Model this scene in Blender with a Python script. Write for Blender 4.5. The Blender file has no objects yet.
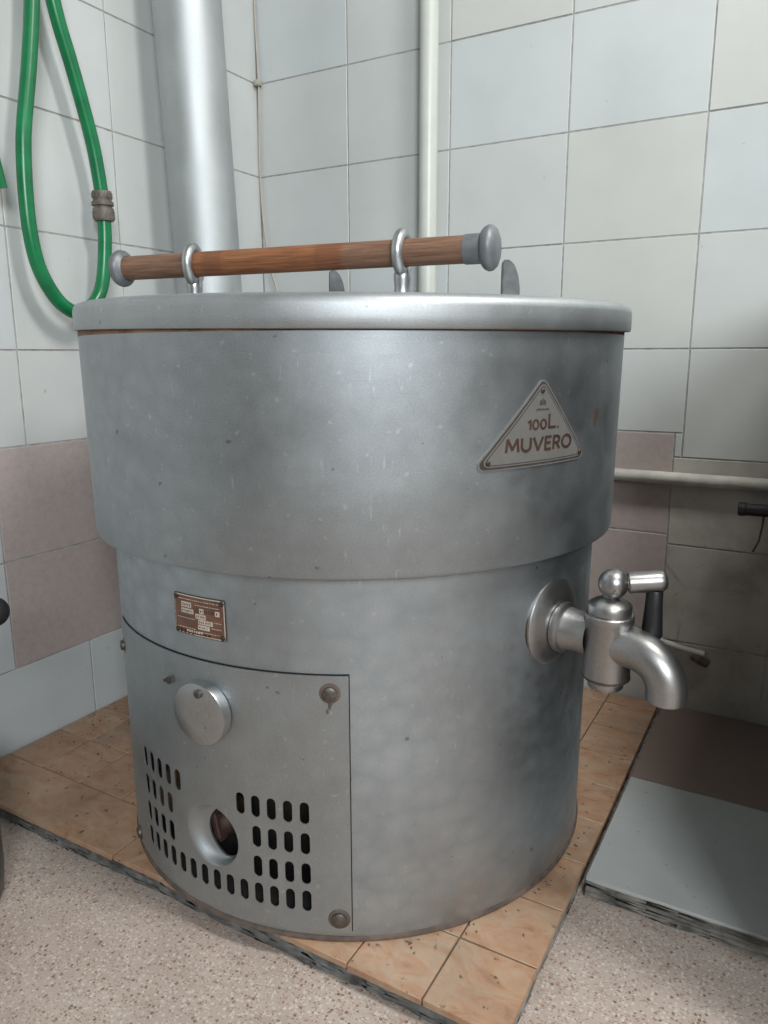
import bpy, bmesh, math, random
from mathutils import Vector, Matrix, geometry
random.seed(7)
S = bpy.context.scene
COL = S.collection
PI = math.pi
D2R = PI / 180

# ------------------------------------------------------------------ camera, light, exposure
CAM = Vector((1.1863, -1.4994, 0.7221))
cd = bpy.data.cameras.new('camera')
cam = bpy.data.objects.new('camera', cd)
COL.objects.link(cam)
_r = Vector((0.86950, 0.49392, -0.00275)); _u = Vector((-0.09936, 0.18037, 0.97857)); _f = Vector((-0.48383, 0.85059, -0.20591))
m = Matrix((( _r.x, _u.x, -_f.x, CAM.x), (_r.y, _u.y, -_f.y, CAM.y), (_r.z, _u.z, -_f.z, CAM.z), (0, 0, 0, 1)))
cam.matrix_world = m
cd.sensor_fit = 'HORIZONTAL'; cd.sensor_width = 36.0; cd.lens = 747.86 / 768 * 36
cd.clip_start = 0.01
S.camera = cam
S.view_settings.view_transform = 'Standard'
S.view_settings.look = 'None'
S.view_settings.gamma = 1.0
S.view_settings.use_curve_mapping = False
S.view_settings.exposure = 0.0

W = bpy.data.worlds.new('world'); S.world = W
W.use_nodes = True
W.node_tree.nodes['Background'].inputs[0].default_value = (0.85, 0.93, 1.0, 1)
W.node_tree.nodes['Background'].inputs[1].default_value = 0.2


def area(name, loc, target, sx, sy, power, color):
    l = bpy.data.lights.new(name, 'AREA'); l.shape = 'RECTANGLE'; l.size = sx; l.size_y = sy
    l.energy = power; l.color = color
    o = bpy.data.objects.new(name, l); COL.objects.link(o)
    o.location = loc
    o.rotation_euler = (Vector(target) - Vector(loc)).to_track_quat('-Z', 'Y').to_euler()
    return o


RX, RY, RZ = 3.6, -3.4, 2.7          # the room: x 0..RX, y RY..0, z 0..RZ
area('ceiling_lamp_light', (2.0, -0.85, 2.6), (2.0, -0.85, 0), 0.9, 0.35, 54, (1.0, 0.99, 0.96))
area('window_light', (2.92, RY + 0.06, 2.0), (.7, -.3, .7), 0.95, 0.95, 104, (0.92, 0.97, 1.0))

# ------------------------------------------------------------------ node helpers


class NT:
    def __init__(s, name, rough=0.5, metal=0.0, color=(.5, .5, .5), spec=0.5):
        s.m = bpy.data.materials.new(name); s.m.use_nodes = True
        s.t = s.m.node_tree; s.b = s.t.nodes['Principled BSDF']
        s.b.inputs['Roughness'].default_value = rough
        s.b.inputs['Metallic'].default_value = metal
        s.b.inputs['Base Color'].default_value = (*color, 1)
        s.b.inputs['Specular IOR Level'].default_value = spec

    def n(s, typ, **k):
        nd = s.t.nodes.new(typ)
        for a, v in k.items():
            setattr(nd, a, v)
        return nd

    def link(s, a, b): s.t.links.new(a, b)

    def coord(s, kind='Object', scale=(1, 1, 1), rot=(0, 0, 0), loc=(0, 0, 0)):
        tc = s.n('ShaderNodeTexCoord'); mp = s.n('ShaderNodeMapping')
        mp.inputs['Scale'].default_value = scale; mp.inputs['Rotation'].default_value = rot
        mp.inputs['Location'].default_value = loc
        s.link(tc.outputs[kind], mp.inputs[0]); return mp.outputs[0]

    def noise(s, vec, scale, detail=4, rough=.55, dist=0):
        n = s.n('ShaderNodeTexNoise'); n.inputs['Scale'].default_value = scale
        n.inputs['Detail'].default_value = detail; n.inputs['Roughness'].default_value = rough
        n.inputs['Distortion'].default_value = dist
        s.link(vec, n.inputs['Vector']); return n.outputs['Fac']

    def voro(s, vec, scale, out='Distance', feature='F1', rand=1.0):
        n = s.n('ShaderNodeTexVoronoi', feature=feature); n.inputs['Scale'].default_value = scale
        n.inputs['Randomness'].default_value = rand
        s.link(vec, n.inputs['Vector']); return n.outputs[out]

    def ramp(s, fac, stops, interp='LINEAR'):
        r = s.n('ShaderNodeValToRGB'); r.color_ramp.interpolation = interp
        e = r.color_ramp.elements
        while len(e) < len(stops): e.new(0.5)
        for i, (p, c) in enumerate(stops):
            e[i].position = p
            e[i].color = (c, c, c, 1) if isinstance(c, (int, float)) else (*c, 1)
        s.link(fac, r.inputs[0]); return r.outputs[0]

    def mix(s, fac, a, b, mode='MIX'):
        x = s.n('ShaderNodeMix', data_type='RGBA', blend_type=mode)
        for sock, v in ((x.inputs[0], fac), (x.inputs[6], a), (x.inputs[7], b)):
            if isinstance(v, (int, float)): sock.default_value = v
            elif isinstance(v, tuple): sock.default_value = (*v, 1)
            else: s.link(v, sock)
        return x.outputs[2]

    def math(s, op, a, b=0.0, clamp=False):
        x = s.n('ShaderNodeMath', operation=op, use_clamp=clamp)
        for sock, v in ((x.inputs[0], a), (x.inputs[1], b)):
            if isinstance(v, (int, float)): sock.default_value = v
            else: s.link(v, sock)
        return x.outputs[0]

    def bump(s, h, strength=.2, dist=.002):
        b = s.n('ShaderNodeBump'); b.inputs['Strength'].default_value = strength; b.inputs['Distance'].default_value = dist
        s.link(h, b.inputs['Height']); s.link(b.outputs[0], s.b.inputs['Normal'])

    def base(s, c): s.link(c, s.b.inputs['Base Color'])
    def rough(s, c): s.link(c, s.b.inputs['Roughness'])


MATS = {}


def plain(name, color, rough=.5, metal=0.0, var=.12, scale=40, spec=.5, bump=0):
    t = NT(name, rough, metal, color, spec)
    v = t.coord('Object')
    n = t.noise(v, scale, 5)
    lo = tuple(c * (1 - var) for c in color); hi = tuple(min(1, c * (1 + var)) for c in color)
    t.base(t.ramp(n, [(.3, lo), (.7, hi)]))
    if bump: t.bump(n, bump, .001)
    MATS[name] = t.m
    return t.m


def tile_mat(name, c, dirt=.12):
    t = NT(name, .3, 0, c, .5)
    v = t.coord('Object')
    n = t.noise(v, 5, 4); f = t.noise(v, 120, 3)
    col = t.mix(t.ramp(n, [(.35, 0.0), (.75, 1.0)]), c, tuple(x * (1 - dirt) for x in c))
    specks = t.ramp(t.noise(t.coord('Object', loc=(3, 1, 2)), 60, 2), [(.745, 0.0), (.76, 1.0)])
    col = t.mix(t.math('MULTIPLY', specks, .5), col, (.30, .28, .25))
    t.base(col)
    t.rough(t.ramp(f, [(.3, .28), (.7, .42)]))
    t.bump(n, .06, .004)
    MATS[name] = t.m


tile_mat('tile_blue', (.535, .565, .57))
tile_mat('tile_grey', (.535, .555, .54))
tile_mat('tile_cream', (.54, .552, .525))
tile_mat('tile_white', (.545, .565, .555))



def dirty_shaded_tile():
    t = NT('tile_dirty_shaded', .55, 0)
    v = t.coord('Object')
    col = t.ramp(t.noise(v, 7, 6, .65), [(.32, (.31, .285, .245)), (.5, (.43, .405, .365)), (.7, (.49, .47, .43))])  # stained tile; base tone also lowered to deepen the lower-right wall shade
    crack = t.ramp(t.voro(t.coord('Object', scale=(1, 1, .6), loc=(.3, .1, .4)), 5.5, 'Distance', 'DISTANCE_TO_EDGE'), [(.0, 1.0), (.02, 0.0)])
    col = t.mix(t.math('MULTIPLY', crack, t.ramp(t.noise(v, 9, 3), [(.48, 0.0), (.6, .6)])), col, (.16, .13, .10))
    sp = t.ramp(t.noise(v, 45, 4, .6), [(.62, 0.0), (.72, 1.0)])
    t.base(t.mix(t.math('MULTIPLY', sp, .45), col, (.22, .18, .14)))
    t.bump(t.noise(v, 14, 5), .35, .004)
    MATS['tile_dirty_shaded'] = t.m


dirty_shaded_tile()


def pink_mat():
    t = NT('tile_pink', .4, 0)
    v = t.coord('Object', scale=(1, 1, 1))
    n = t.noise(v, 70, 8, .8, .5)
    n2 = t.noise(v, 4, 2)
    col = t.ramp(n, [(.3, (.37, .305, .285)), (.52, (.43, .365, .345)), (.72, (.48, .415, .395))])
    t.base(t.mix(t.math('MULTIPLY', n2, .35), col, (.37, .315, .295)))
    MATS['tile_pink'] = t.m


pink_mat()
plain('grout', (.33, .325, .31), .9, var=.25, scale=60)
plain('plaster', (.50, .48, .44), .85, var=.22, scale=18, bump=.5)


def metal_mat(name, c, rough, swirl=0.0, metal=1.0, streak=.5, uvs=True, dark=.25, stain=None, var=.10, axis=1):
    """worn spun aluminium: u runs round the drum in metres, v runs up it"""
    t = NT(name, rough, metal, c)
    kind = 'UV' if uvs else 'Object'
    v = t.coord(kind)
    blotch = t.noise(v, 7, 5, .6)
    fine = t.noise(t.coord(kind, scale=(6, 160, 6) if uvs else (40, 40, 40)), 3, 4)     # round-the-drum brushing
    col = t.ramp(blotch, [(.3, tuple(x * (1 - var) for x in c)), (.7, tuple(min(1, x * (1 + var)) for x in c))])
    g1 = t.noise(t.coord(kind, scale=(1, 1.6, 1)), 420, 3, .7)
    g2 = t.noise(t.coord(kind, scale=(1.4, 1, 1), loc=(3, 5, 0)), 38, 5, .65)
    gv = t.math('ADD', t.math('MULTIPLY', t.math('SUBTRACT', g1, .5), .55), t.math('ADD', t.math('MULTIPLY', t.math('SUBTRACT', g2, .5), .22 if streak else .05), 1.0))
    gs = t.n('ShaderNodeVectorMath', operation='SCALE'); t.link(col, gs.inputs[0]); t.link(gv, gs.inputs['Scale']); col = gs.outputs[0]
    if streak:
        # pale water runs and splashes
        s1 = t.noise(t.coord(kind, scale=(75, 13, 9), loc=(1.3, .2, 0)), 3, 3, .5)
        s2 = t.noise(t.coord(kind, loc=(4, 4, 0)), 10, 2)
        mk = t.math('MULTIPLY', t.ramp(s1, [(.63, 0.0), (.72, 1.0)]), t.ramp(s2, [(.52, 0.0), (.62, 1.0)]))
        sp = t.ramp(t.noise(t.coord(kind, loc=(9, 2, 0)), 90, 2, .4), [(.685, 0.0), (.73, 1.0)])
        mk = t.math('ADD', mk, t.math('MULTIPLY', sp, .6), clamp=True)
        col = t.mix(t.math('MULTIPLY', mk, streak), col, (.78, .79, .78))
        dk = t.ramp(t.noise(t.coord(kind, loc=(2, 7, 0)), 75, 2, .4), [(.74, 0.0), (.77, 1.0)])
        col = t.mix(t.math('MULTIPLY', dk, .55), col, (.12, .10, .09))
    if stain:
        (su, sv, ru, rv, cc) = stain
        sep = t.n('ShaderNodeSeparateXYZ'); t.link(v, sep.inputs[0])
        du = t.math('DIVIDE', t.math('SUBTRACT', sep.outputs[0], su), ru)
        dv = t.math('DIVIDE', t.math('SUBTRACT', sep.outputs[1], sv), rv)
        du = t.math('SUBTRACT', du, t.math('MULTIPLY', dv, .6))
        d = t.math('ADD', t.math('MULTIPLY', du, du), t.math('MULTIPLY', dv, dv))
        d = t.math('ADD', d, t.math('MULTIPLY', t.math('SUBTRACT', t.noise(v, 120, 3), .5), 1.2))
        mk = t.ramp(d, [(.5, 1.0), (1.0, 0.0)])
        col = t.mix(t.math('MULTIPLY', mk, .7), col, cc)
        rm = mk
    t.base(col)
    r = t.ramp(blotch, [(.3, rough - .05), (.7, rough + .07)])
    h = fine
    if swirl:
        vv = t.voro(t.coord(kind, scale=(1, 1.35, 1)), 34, 'Distance', rand=.85)
        ring = t.n('ShaderNodeMath', operation='SINE'); t.link(t.math('MULTIPLY', vv, 26), ring.inputs[0])
        sw = t.math('MULTIPLY', ring.outputs[0], swirl)
        r = t.math('ADD', r, t.math('MULTIPLY', t.math('SUBTRACT', vv, .35), .22 * swirl * 4))
        h = t.math('ADD', fine, t.math('MULTIPLY', vv, swirl * 3))
    if swirl:
        sc = t.math('ADD', t.math('MULTIPLY', vv, -swirl * 1.5), 1.0 + swirl * .5)
        vm = t.n('ShaderNodeVectorMath', operation='SCALE'); t.link(col, vm.inputs[0]); t.link(sc, vm.inputs['Scale'])
        t.base(vm.outputs[0])
    t.rough(r)
    t.bump(h, .04, .0012)
    MATS[name] = t.m
    return t


metal_mat('drum_metal', (.355, .382, .397), .48, swirl=.07, streak=.32, stain=(-9.0 * D2R * .3746, .619, .008, .013, (.42, .22, .15)))
metal_mat('casing_metal', (.405, .44, .462), .48, swirl=.16, streak=.28, var=.05)
metal_mat('panel_metal', (.365, .39, .402), .50, streak=.3)
metal_mat('lid_metal', (.40, .42, .43), .52, streak=.3)
metal_mat('flue_metal', (.46, .485, .49), .56, metal=.8, streak=.0, uvs=True)
metal_mat('cast_metal', (.44, .45, .455), .36, streak=.2, uvs=False)
metal_mat('tap_metal', (.34, .335, .33), .37, streak=.0, uvs=False, var=.14)
metal_mat('dull_metal', (.30, .31, .32), .48, streak=.2, uvs=False)
plain('plate_metal', (.185, .182, .172), .42, .35, var=.08, scale=50)
plain('pewter', (.17, .18, .19), .5, .4, var=.15, scale=60)
plain('lug_metal', (.12, .125, .13), .75, .1, var=.2, scale=90)
plain('dark_rust', (.10, .075, .06), .8, var=.4, scale=60)
plain('rust_seam', (.17, .095, .06), .85, var=.5, scale=30)
plain('black_plastic', (.012, .012, .013), .45, var=.3)
plain('near_black', (.012, .011, .010), .9, var=.3)  # near-black colour for panel seam, vent chamber and spout mouth
plain('screw_metal', (.13, .115, .10), .45, .8, var=.35, scale=200)
plain('rivet_dark', (.06, .04, .03), .5, .5, var=.3, scale=300)
plain('letter_brown', (.05, .026, .017), .5, var=.35, scale=60)
plain('letter_dark', (.05, .04, .035), .5, var=.3, scale=80)
plain('rating_brown', (.14, .068, .043), .45, .2, var=.3, scale=70)
plain('rating_white', (.52, .44, .38), .5, var=.2, scale=200)
plain('pipe_paint', (.54, .56, .51), .35, var=.05, scale=20)
plain('pipe_dirty', (.46, .45, .40), .5, var=.22, scale=26)
plain('cable_white', (.40, .37, .31), .5, var=.1)
plain('coupling_brown', (.13, .11, .09), .55, var=.4, scale=90)
plain('canister_paint', (.045, .05, .045), .4, var=.3, scale=15)
plain('cement', (.15, .145, .135), .95, var=.6, scale=45, bump=.9)
plain('cement_light', (.16, .148, .13), .95, var=.55, scale=45, bump=.8)
plain('cabinet_steel', (.11, .11, .11), .5, .3, var=.1)
plain('ceiling_paint', (.3, .3, .29), .8, var=.03)
plain('room_tile', (.13, .132, .13), .45, var=.06, scale=3)
plain('knob_brown', (.042, .021, .015), .6, var=.35, scale=60)
plain('lamp_white', (.8, .8, .8), .5, var=.02)


def hose_mat():
    t = NT('hose_green', .3, 0, (.004, .2, .06), .5)
    v = t.coord('UV', scale=(1, 1, 1))
    n = t.noise(t.coord('UV', scale=(3, .2, 1)), 6, 3)
    t.base(t.ramp(n, [(.3, (.0025, .115, .04)), (.7, (.005, .195, .065))]))
    t.b.inputs['Subsurface Weight'].default_value = 0.0
    MATS['hose_green'] = t.m


hose_mat()


def wood_mat():
    t = NT('bar_wood', .5, 0)
    v = t.coord('UV')
    g = t.noise(t.coord('UV', scale=(4, 90, 1)), 4, 8, .7, .6)
    wear = t.noise(t.coord('UV', scale=(9, 4, 1)), 1.3, 3)
    orange = t.ramp(g, [(.3, (.09, .03, .011)), (.5, (.21, .078, .03)), (.72, (.33, .15, .07))])
    grey = t.ramp(g, [(.3, (.08, .04, .025)), (.5, (.17, .088, .053)), (.72, (.27, .16, .105))])
    sep = t.n('ShaderNodeSeparateXYZ'); t.link(v, sep.inputs[0])
    u = sep.outputs[0]   # metres along the bar; varnish survives in the middle
    m1 = t.math('MULTIPLY', t.ramp(u, [(.118, 0.0), (.128, 1.0)]), t.ramp(u, [(.345, 1.0), (.352, 0.0)]))
    col = t.mix(m1, grey, orange)
    # two darker worn rings
    b1 = t.math('MULTIPLY', t.ramp(u, [(.138, 0.0), (.142, 1.0)]), t.ramp(u, [(.168, 1.0), (.172, 0.0)]))
    b2 = t.math('MULTIPLY', t.ramp(u, [(.308, 0.0), (.312, 1.0)]), t.ramp(u, [(.345, 1.0), (.349, 0.0)]))
    col = t.mix(t.math('MULTIPLY', t.math('ADD', b1, b2, clamp=True), .35), col, (.10, .035, .015))
    t.base(col)
    t.bump(g, .25, .0008)
    MATS['bar_wood'] = t.m


wood_mat()


def terrazzo():
    t = NT('terrazzo', .55, 0)
    v = t.coord('Object')
    base = t.ramp(t.noise(v, 12, 5, .65), [(.3, (.35, .28, .24)), (.7, (.45, .375, .325))])
    cr = t.voro(v, 185, 'Color'); sepc = t.n('ShaderNodeSeparateColor'); t.link(cr, sepc.inputs[0])
    dd = t.voro(v, 185, 'Distance')
    chip = t.ramp(dd, [(.34, 1.0), (.40, 0.0)])
    white = t.math('MULTIPLY', chip, t.ramp(sepc.outputs[0], [(.45, 1.0), (.46, 0.0)]))
    col = t.mix(t.math('MULTIPLY', white, .5), base, (.60, .56, .51))
    brown = t.math('MULTIPLY', chip, t.ramp(sepc.outputs[0], [(.74, 0.0), (.75, 1.0)]))
    bc = t.ramp(sepc.outputs[1], [(0, (.10, .06, .045)), (.5, (.24, .13, .085)), (1, (.34, .21, .15))])
    col = t.mix(t.math('MULTIPLY', brown, .9), col, bc)
    cr2 = t.voro(t.coord('Object', loc=(2, 3, 0), scale=(1, 1.5, 1), rot=(0, 0, .6)), 300, 'Color'); sp2 = t.n('ShaderNodeSeparateColor'); t.link(cr2, sp2.inputs[0])
    d2 = t.voro(t.coord('Object', loc=(2, 3, 0), scale=(1, 1.5, 1), rot=(0, 0, .6)), 300, 'Distance')
    c2 = t.math('MULTIPLY', t.ramp(d2, [(.36, 1.0), (.46, 0.0)]), t.ramp(sp2.outputs[0], [(.66, 0.0), (.67, 1.0)]))
    col = t.mix(t.math('MULTIPLY', c2, .8), col, t.ramp(sp2.outputs[1], [(0, (.13, .075, .055)), (.6, (.28, .15, .10)), (1, (.20, .17, .15))]))
    fine = t.ramp(t.noise(v, 260, 3, .6), [(.60, 0.0), (.68, 1.0)])
    col = t.mix(t.math('MULTIPLY', fine, .45), col, (.17, .12, .10))
    fw = t.ramp(t.noise(t.coord('Object', loc=(5, 5, 1)), 220, 3, .6), [(.58, 0.0), (.66, 1.0)])
    col = t.mix(t.math('MULTIPLY', fw, .5), col, (.66, .63, .60))
    patch = t.ramp(t.noise(v, 2.2, 4), [(.45, 0.0), (.75, 1.0)])
    col = t.mix(t.math('MULTIPLY', patch, .25), col, (.26, .22, .19))
    t.base(col)
    t.rough(t.ramp(t.noise(v, 30, 3), [(.3, .45), (.7, .7)]))
    MATS['terrazzo'] = t.m


terrazzo()


def tan_mat(name, seed, rot=0):
    t = NT(name, .42, 0)
    v = t.coord('Object', loc=(seed, seed * .7, 0), rot=(0, 0, rot))
    n = t.noise(t.coord('Object', loc=(seed, seed * .7, 0), rot=(0, 0, rot), scale=(1, 1.8, 1)), 16, 7, .68, 1.6)
    col = t.ramp(n, [(.28, (.25, .13, .075)), (.45, (.365, .21, .125)), (.58, (.385, .26, .17)), (.74, (.39, .30, .22))])
    grime = t.ramp(t.noise(v, 6, 5, .65), [(.46, 0.0), (.70, 1.0)])
    col = t.mix(t.math('MULTIPLY', grime, .5), col, (.16, .115, .08))
    sp = t.ramp(t.noise(v, 75, 3, .55), [(.67, 0.0), (.72, 1.0)])
    col = t.mix(t.math('MULTIPLY', sp, .8), col, (.05, .035, .025))
    t.base(col)
    MATS[name] = t.m


for i in range(3): tan_mat('tan_tile_%d' % i, 1.7 * i + .4, 1.1 * i)


def slab_mat(name, c, dark):
    t = NT(name, .32, 0)
    v = t.coord('Object')
    n = t.noise(v, 9, 5, .6)
    col = t.ramp(n, [(.3, tuple(x * .88 for x in c)), (.7, c)])
    sp = t.ramp(t.noise(v, 100, 3, .5), [(.68, 0.0), (.72, 1.0)])
    t.base(t.mix(t.math('MULTIPLY', sp, dark), col, (.10, .09, .08)))
    MATS[name] = t.m


slab_mat('slab_white', (.40, .415, .40), .5)
slab_mat('slab_pink', (.22, .165, .14), .4)

# ------------------------------------------------------------------ mesh helpers


def obj(name, bm, mats, parent=None, smooth=35, loc=None):
    me = bpy.data.meshes.new(name)
    bm.normal_update()
    bm.to_mesh(me); bm.free()
    for k in ([mats] if isinstance(mats, str) else mats): me.materials.append(MATS[k])
    if smooth:
        for p in me.polygons: p.use_smooth = True
        me.set_sharp_from_angle(angle=smooth * D2R)
    o = bpy.data.objects.new(name, me)
    COL.objects.link(o)
    if parent: o.parent = parent
    if loc is not None: o.location = loc
    return o


def tag(o, label, cat, group=None, kind=None):
    o['label'] = label; o['category'] = cat
    if group: o['group'] = group
    if kind: o['kind'] = kind
    return o


def empty(name, loc=(0, 0, 0)):
    o = bpy.data.objects.new(name, None); COL.objects.link(o); o.location = loc
    o.empty_display_size = .05
    return o


def lathe(bm, prof, n=64, M=None, a0=0.0, a1=2 * PI, mi=0, uvr=None, flip=False):
    """prof [(r,z)] turned about z; uv in metres (arc, length)"""
    uvl = bm.loops.layers.uv.verify()
    full = abs(a1 - a0 - 2 * PI) < 1e-6
    M = M or Matrix.Identity(4)
    rings = []
    cols = n if full else n + 1
    for r, z in prof:
        if r < 1e-6: rings.append([bm.verts.new(M @ Vector((0, 0, z)))]); continue
        rings.append([bm.verts.new(M @ Vector((r * math.cos(a0 + (a1 - a0) * i / n), r * math.sin(a0 + (a1 - a0) * i / n), z))) for i in range(cols)])
    ln = [0]
    for i in range(1, len(prof)): ln.append(ln[-1] + math.hypot(prof[i][0] - prof[i - 1][0], prof[i][1] - prof[i - 1][1]))
    rr = uvr or max(p[0] for p in prof)
    for k in range(len(prof) - 1):
        A, B = rings[k], rings[k + 1]
        for i in range(n):
            j = (i + 1) % cols
            if len(A) == 1 and len(B) == 1: continue
            if len(A) == 1: vs = [A[0], B[j], B[i]]; uu = [(i, k), (i + 1, k + 1), (i, k + 1)]
            elif len(B) == 1: vs = [A[i], A[j], B[0]]; uu = [(i, k), (i + 1, k), (i, k + 1)]
            else: vs = [A[i], A[j], B[j], B[i]]; uu = [(i, k), (i + 1, k), (i + 1, k + 1), (i, k + 1)]
            if flip: vs = vs[::-1]; uu = uu[::-1]
            f = bm.faces.new(vs); f.material_index = mi
            for lp, (a, b) in zip(f.loops, uu):
                ang = a0 + (a1 - a0) * a / n
                if ang > PI: ang -= 2 * PI if i + .5 > n / 2 else 0
                lp[uvl].uv = (ang * rr, prof[b][1] if uvr else ln[b])
    return bm


def catmull(pts, per=8):
    P = [Vector(p) for p in pts]; out = []
    for i in range(len(P) - 1):
        p0 = P[max(i - 1, 0)]; p1 = P[i]; p2 = P[i + 1]; p3 = P[min(i + 2, len(P) - 1)]
        for k in range(per):
            t = k / per
            out.append(.5 * ((2 * p1) + (p2 - p0) * t + (2 * p0 - 5 * p1 + 4 * p2 - p3) * t * t + (3 * p1 - p0 - 3 * p2 + p3) * t ** 3))
    out.append(P[-1]); return out


def tube(bm, pts, rad, n=16, cap=True, mi=0):
    uvl = bm.loops.layers.uv.verify()
    P = [Vector(p) for p in pts]
    R = rad if isinstance(rad, (list, tuple)) else [rad] * len(P)
    T = []
    for i in range(len(P)):
        a = P[min(i + 1, len(P) - 1)] - P[max(i - 1, 0)]
        T.append(a.normalized())
    ref = Vector((0, 0, 1)) if abs(T[0].z) < .9 else Vector((1, 0, 0))
    nrm = (ref - T[0] * ref.dot(T[0])).normalized()
    rings = []; L = 0; Ls = []
    for i, p in enumerate(P):
        if i: L += (p - P[i - 1]).length
        Ls.append(L)
        nrm = (nrm - T[i] * nrm.dot(T[i])).normalized(); b = T[i].cross(nrm)
        rings.append([bm.verts.new(p + (nrm * math.cos(2 * PI * k / n) + b * math.sin(2 * PI * k / n)) * R[i]) for k in range(n)])
    for i in range(len(P) - 1):
        for k in range(n):
            j = (k + 1) % n
            f = bm.faces.new([rings[i][k], rings[i][j], rings[i + 1][j], rings[i + 1][k]]); f.material_index = mi
            for lp, (u, w) in zip(f.loops, [(i, k), (i, k + 1), (i + 1, k + 1), (i + 1, k)]):
                lp[uvl].uv = (Ls[u], w / n * 2 * PI * R[u])
    if cap:
        bm.faces.new(rings[0][::-1]).material_index = mi; bm.faces.new(rings[-1]).material_index = mi
    return bm


def box(bm, x0, x1, y0, y1, z0, z1, mi=0, bev=0.0, seg=2):
    g = bmesh.ops.create_cube(bm, size=1)
    for v in g['verts']:
        v.co = Vector(((x0 + x1) / 2 + v.co.x * (x1 - x0), (y0 + y1) / 2 + v.co.y * (y1 - y0), (z0 + z1) / 2 + v.co.z * (z1 - z0)))
    fs = set(f for v in g['verts'] for f in v.link_faces)
    for f in fs: f.material_index = mi
    if bev:
        es = list(set(e for f in fs for e in f.edges))
        r = bmesh.ops.bevel(bm, geom=es, offset=bev, segments=seg, affect='EDGES', profile=.5)
        for f in r['faces']: f.material_index = mi
    return bm


def frame(o, z):
    """matrix whose local z runs along `z`"""
    z = Vector(z).normalized(); ref = Vector((0, 0, 1)) if abs(z.z) < .95 else Vector((1, 0, 0))
    x = ref.cross(z).normalized(); y = z.cross(x)
    return Matrix(((x.x, y.x, z.x, o[0]), (x.y, y.y, z.y, o[1]), (x.z, y.z, z.z, o[2]), (0, 0, 0, 1)))


# ------------------------------------------------------------------ setting: floor, walls, ceiling
def struct(name, bm, mats, smooth=0):
    o = obj(name, bm, mats, None, smooth); o['kind'] = 'structure'; return o


bm = bmesh.new(); box(bm, -.1, RX + .1, RY - .1, .1, -.08, 0); struct('floor', bm, 'terrazzo')
bm = bmesh.new(); box(bm, -.1, RX + .1, RY - .1, .1, RZ, RZ + .08); struct('ceiling', bm, 'ceiling_paint')
bm = bmesh.new(); box(bm, RX, RX + .08, RY, 0, 0, RZ); struct('wall_right', bm, 'room_tile')
# wall behind the camera, with a window opening
WX0, WX1, WZ0, WZ1 = 2.42, 3.42, 1.5, 2.5
bm = bmesh.new()
box(bm, -.1, WX0, RY - .08, RY, 0, RZ); box(bm, WX1, RX + .1, RY - .08, RY, 0, RZ)
box(bm, WX0, WX1, RY - .08, RY, 0, WZ0); box(bm, WX0, WX1, RY - .08, RY, WZ1, RZ)
struct('wall_front', bm, 'room_tile')

TILES = ['tile_blue', 'tile_grey', 'tile_cream', 'tile_white', 'tile_pink', 'plaster', 'grout', 'tile_dirty_shaded']
TI = {k: i for i, k in enumerate(TILES)}
G = .0015        # half a joint


def wall_tiles(name, rects, to3):
    """rects (a0,a1,z0,z1,material): each a slightly pillowed tile over the grout bed"""
    bm = bmesh.new()
    for a0, a1, z0, z1, k in rects:
        dp = random.uniform(-.0006, .0004)
        q = [(a0 + G, z0 + G), (a1 - G, z0 + G), (a1 - G, z1 - G), (a0 + G, z1 - G)]
        e = .0007
        qi = [(a0 + G + e, z0 + G + e), (a1 - G - e, z0 + G + e), (a1 - G - e, z1 - G - e), (a0 + G + e, z1 - G - e)]
        o1 = [bm.verts.new(to3(a, z, -.0026)) for a, z in q]
        o2 = [bm.verts.new(to3(a, z, -.0005 + dp)) for a, z in q]
        o3 = [bm.verts.new(to3(a, z, 0 + dp)) for a, z in qi]
        for A, B in ((o1, o2), (o2, o3)):
            for i in range(4):
                f = bm.faces.new([A[i], A[(i + 1) % 4], B[(i + 1) % 4], B[i]]); f.material_index = TI[k]
        f = bm.faces.new(o3); f.material_index = TI[k]
    return bm


PW, PH = .245, .2
ZR = [.731, .931, 1.131, 1.331, 1.531, 1.731, 1.931, 2.131, 2.331, 2.531, RZ]
# right-hand (back) wall, plane y = 0
XR = [k * PW for k in range(15)]; XR.append(RX)
fixed = {(2, 2): 'tile_blue', (3, 2): 'tile_blue', (2, 1): 'tile_grey', (3, 1): 'tile_cream', (4, 2): 'tile_cream', (4, 1): 'tile_blue',
         (0, 2): 'tile_grey', (1, 2): 'tile_grey', (0, 3): 'tile_blue', (1, 3): 'tile_grey', (2, 3): 'tile_cream', (3, 3): 'tile_grey', (2, 0): 'tile_grey', (3, 0): 'tile_cream',
         (4, 0): 'tile_grey', (0, 1): 'tile_white', (1, 1): 'tile_grey', (0, 0): 'tile_white'}
rects = []
for i in range(15):
    for j in range(len(ZR) - 1):
        k = fixed.get((i, j)) or random.choice(['tile_blue', 'tile_grey', 'tile_cream', 'tile_white', 'tile_grey'])
        rects.append((XR[i], XR[i + 1], ZR[j], ZR[j + 1], k))
xp = [0, .231, .476, .721, .966]
for i in range(4):
    rects.append((XR[i], XR[i + 1] if i < 3 else .9806, .5755, .731, ['tile_grey', 'tile_white', 'tile_cream', 'tile_grey'][i]))
    for z0, z1 in ((.379, .5755), (.179, .379)): rects.append((xp[i], xp[i + 1], z0, z1, 'tile_pink'))
    rects.append((xp[i], xp[i + 1], 0, .179, 'tile_white'))
xq = [.9806, 1.2256, 1.47, 1.715, 1.96, 2.205, 2.45, 2.695, 2.94, 3.185, 3.43, RX]
for i in range(11):
    rects.append((xq[i], xq[i + 1], .53, .731, 'tile_grey'))
    rects.append((.966 if i == 0 else xq[i], xq[i + 1], .36, .53, 'tile_dirty_shaded'))
    rects.append((.966 if i == 0 else xq[i], xq[i + 1], .165, .36, 'tile_dirty_shaded'))
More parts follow.
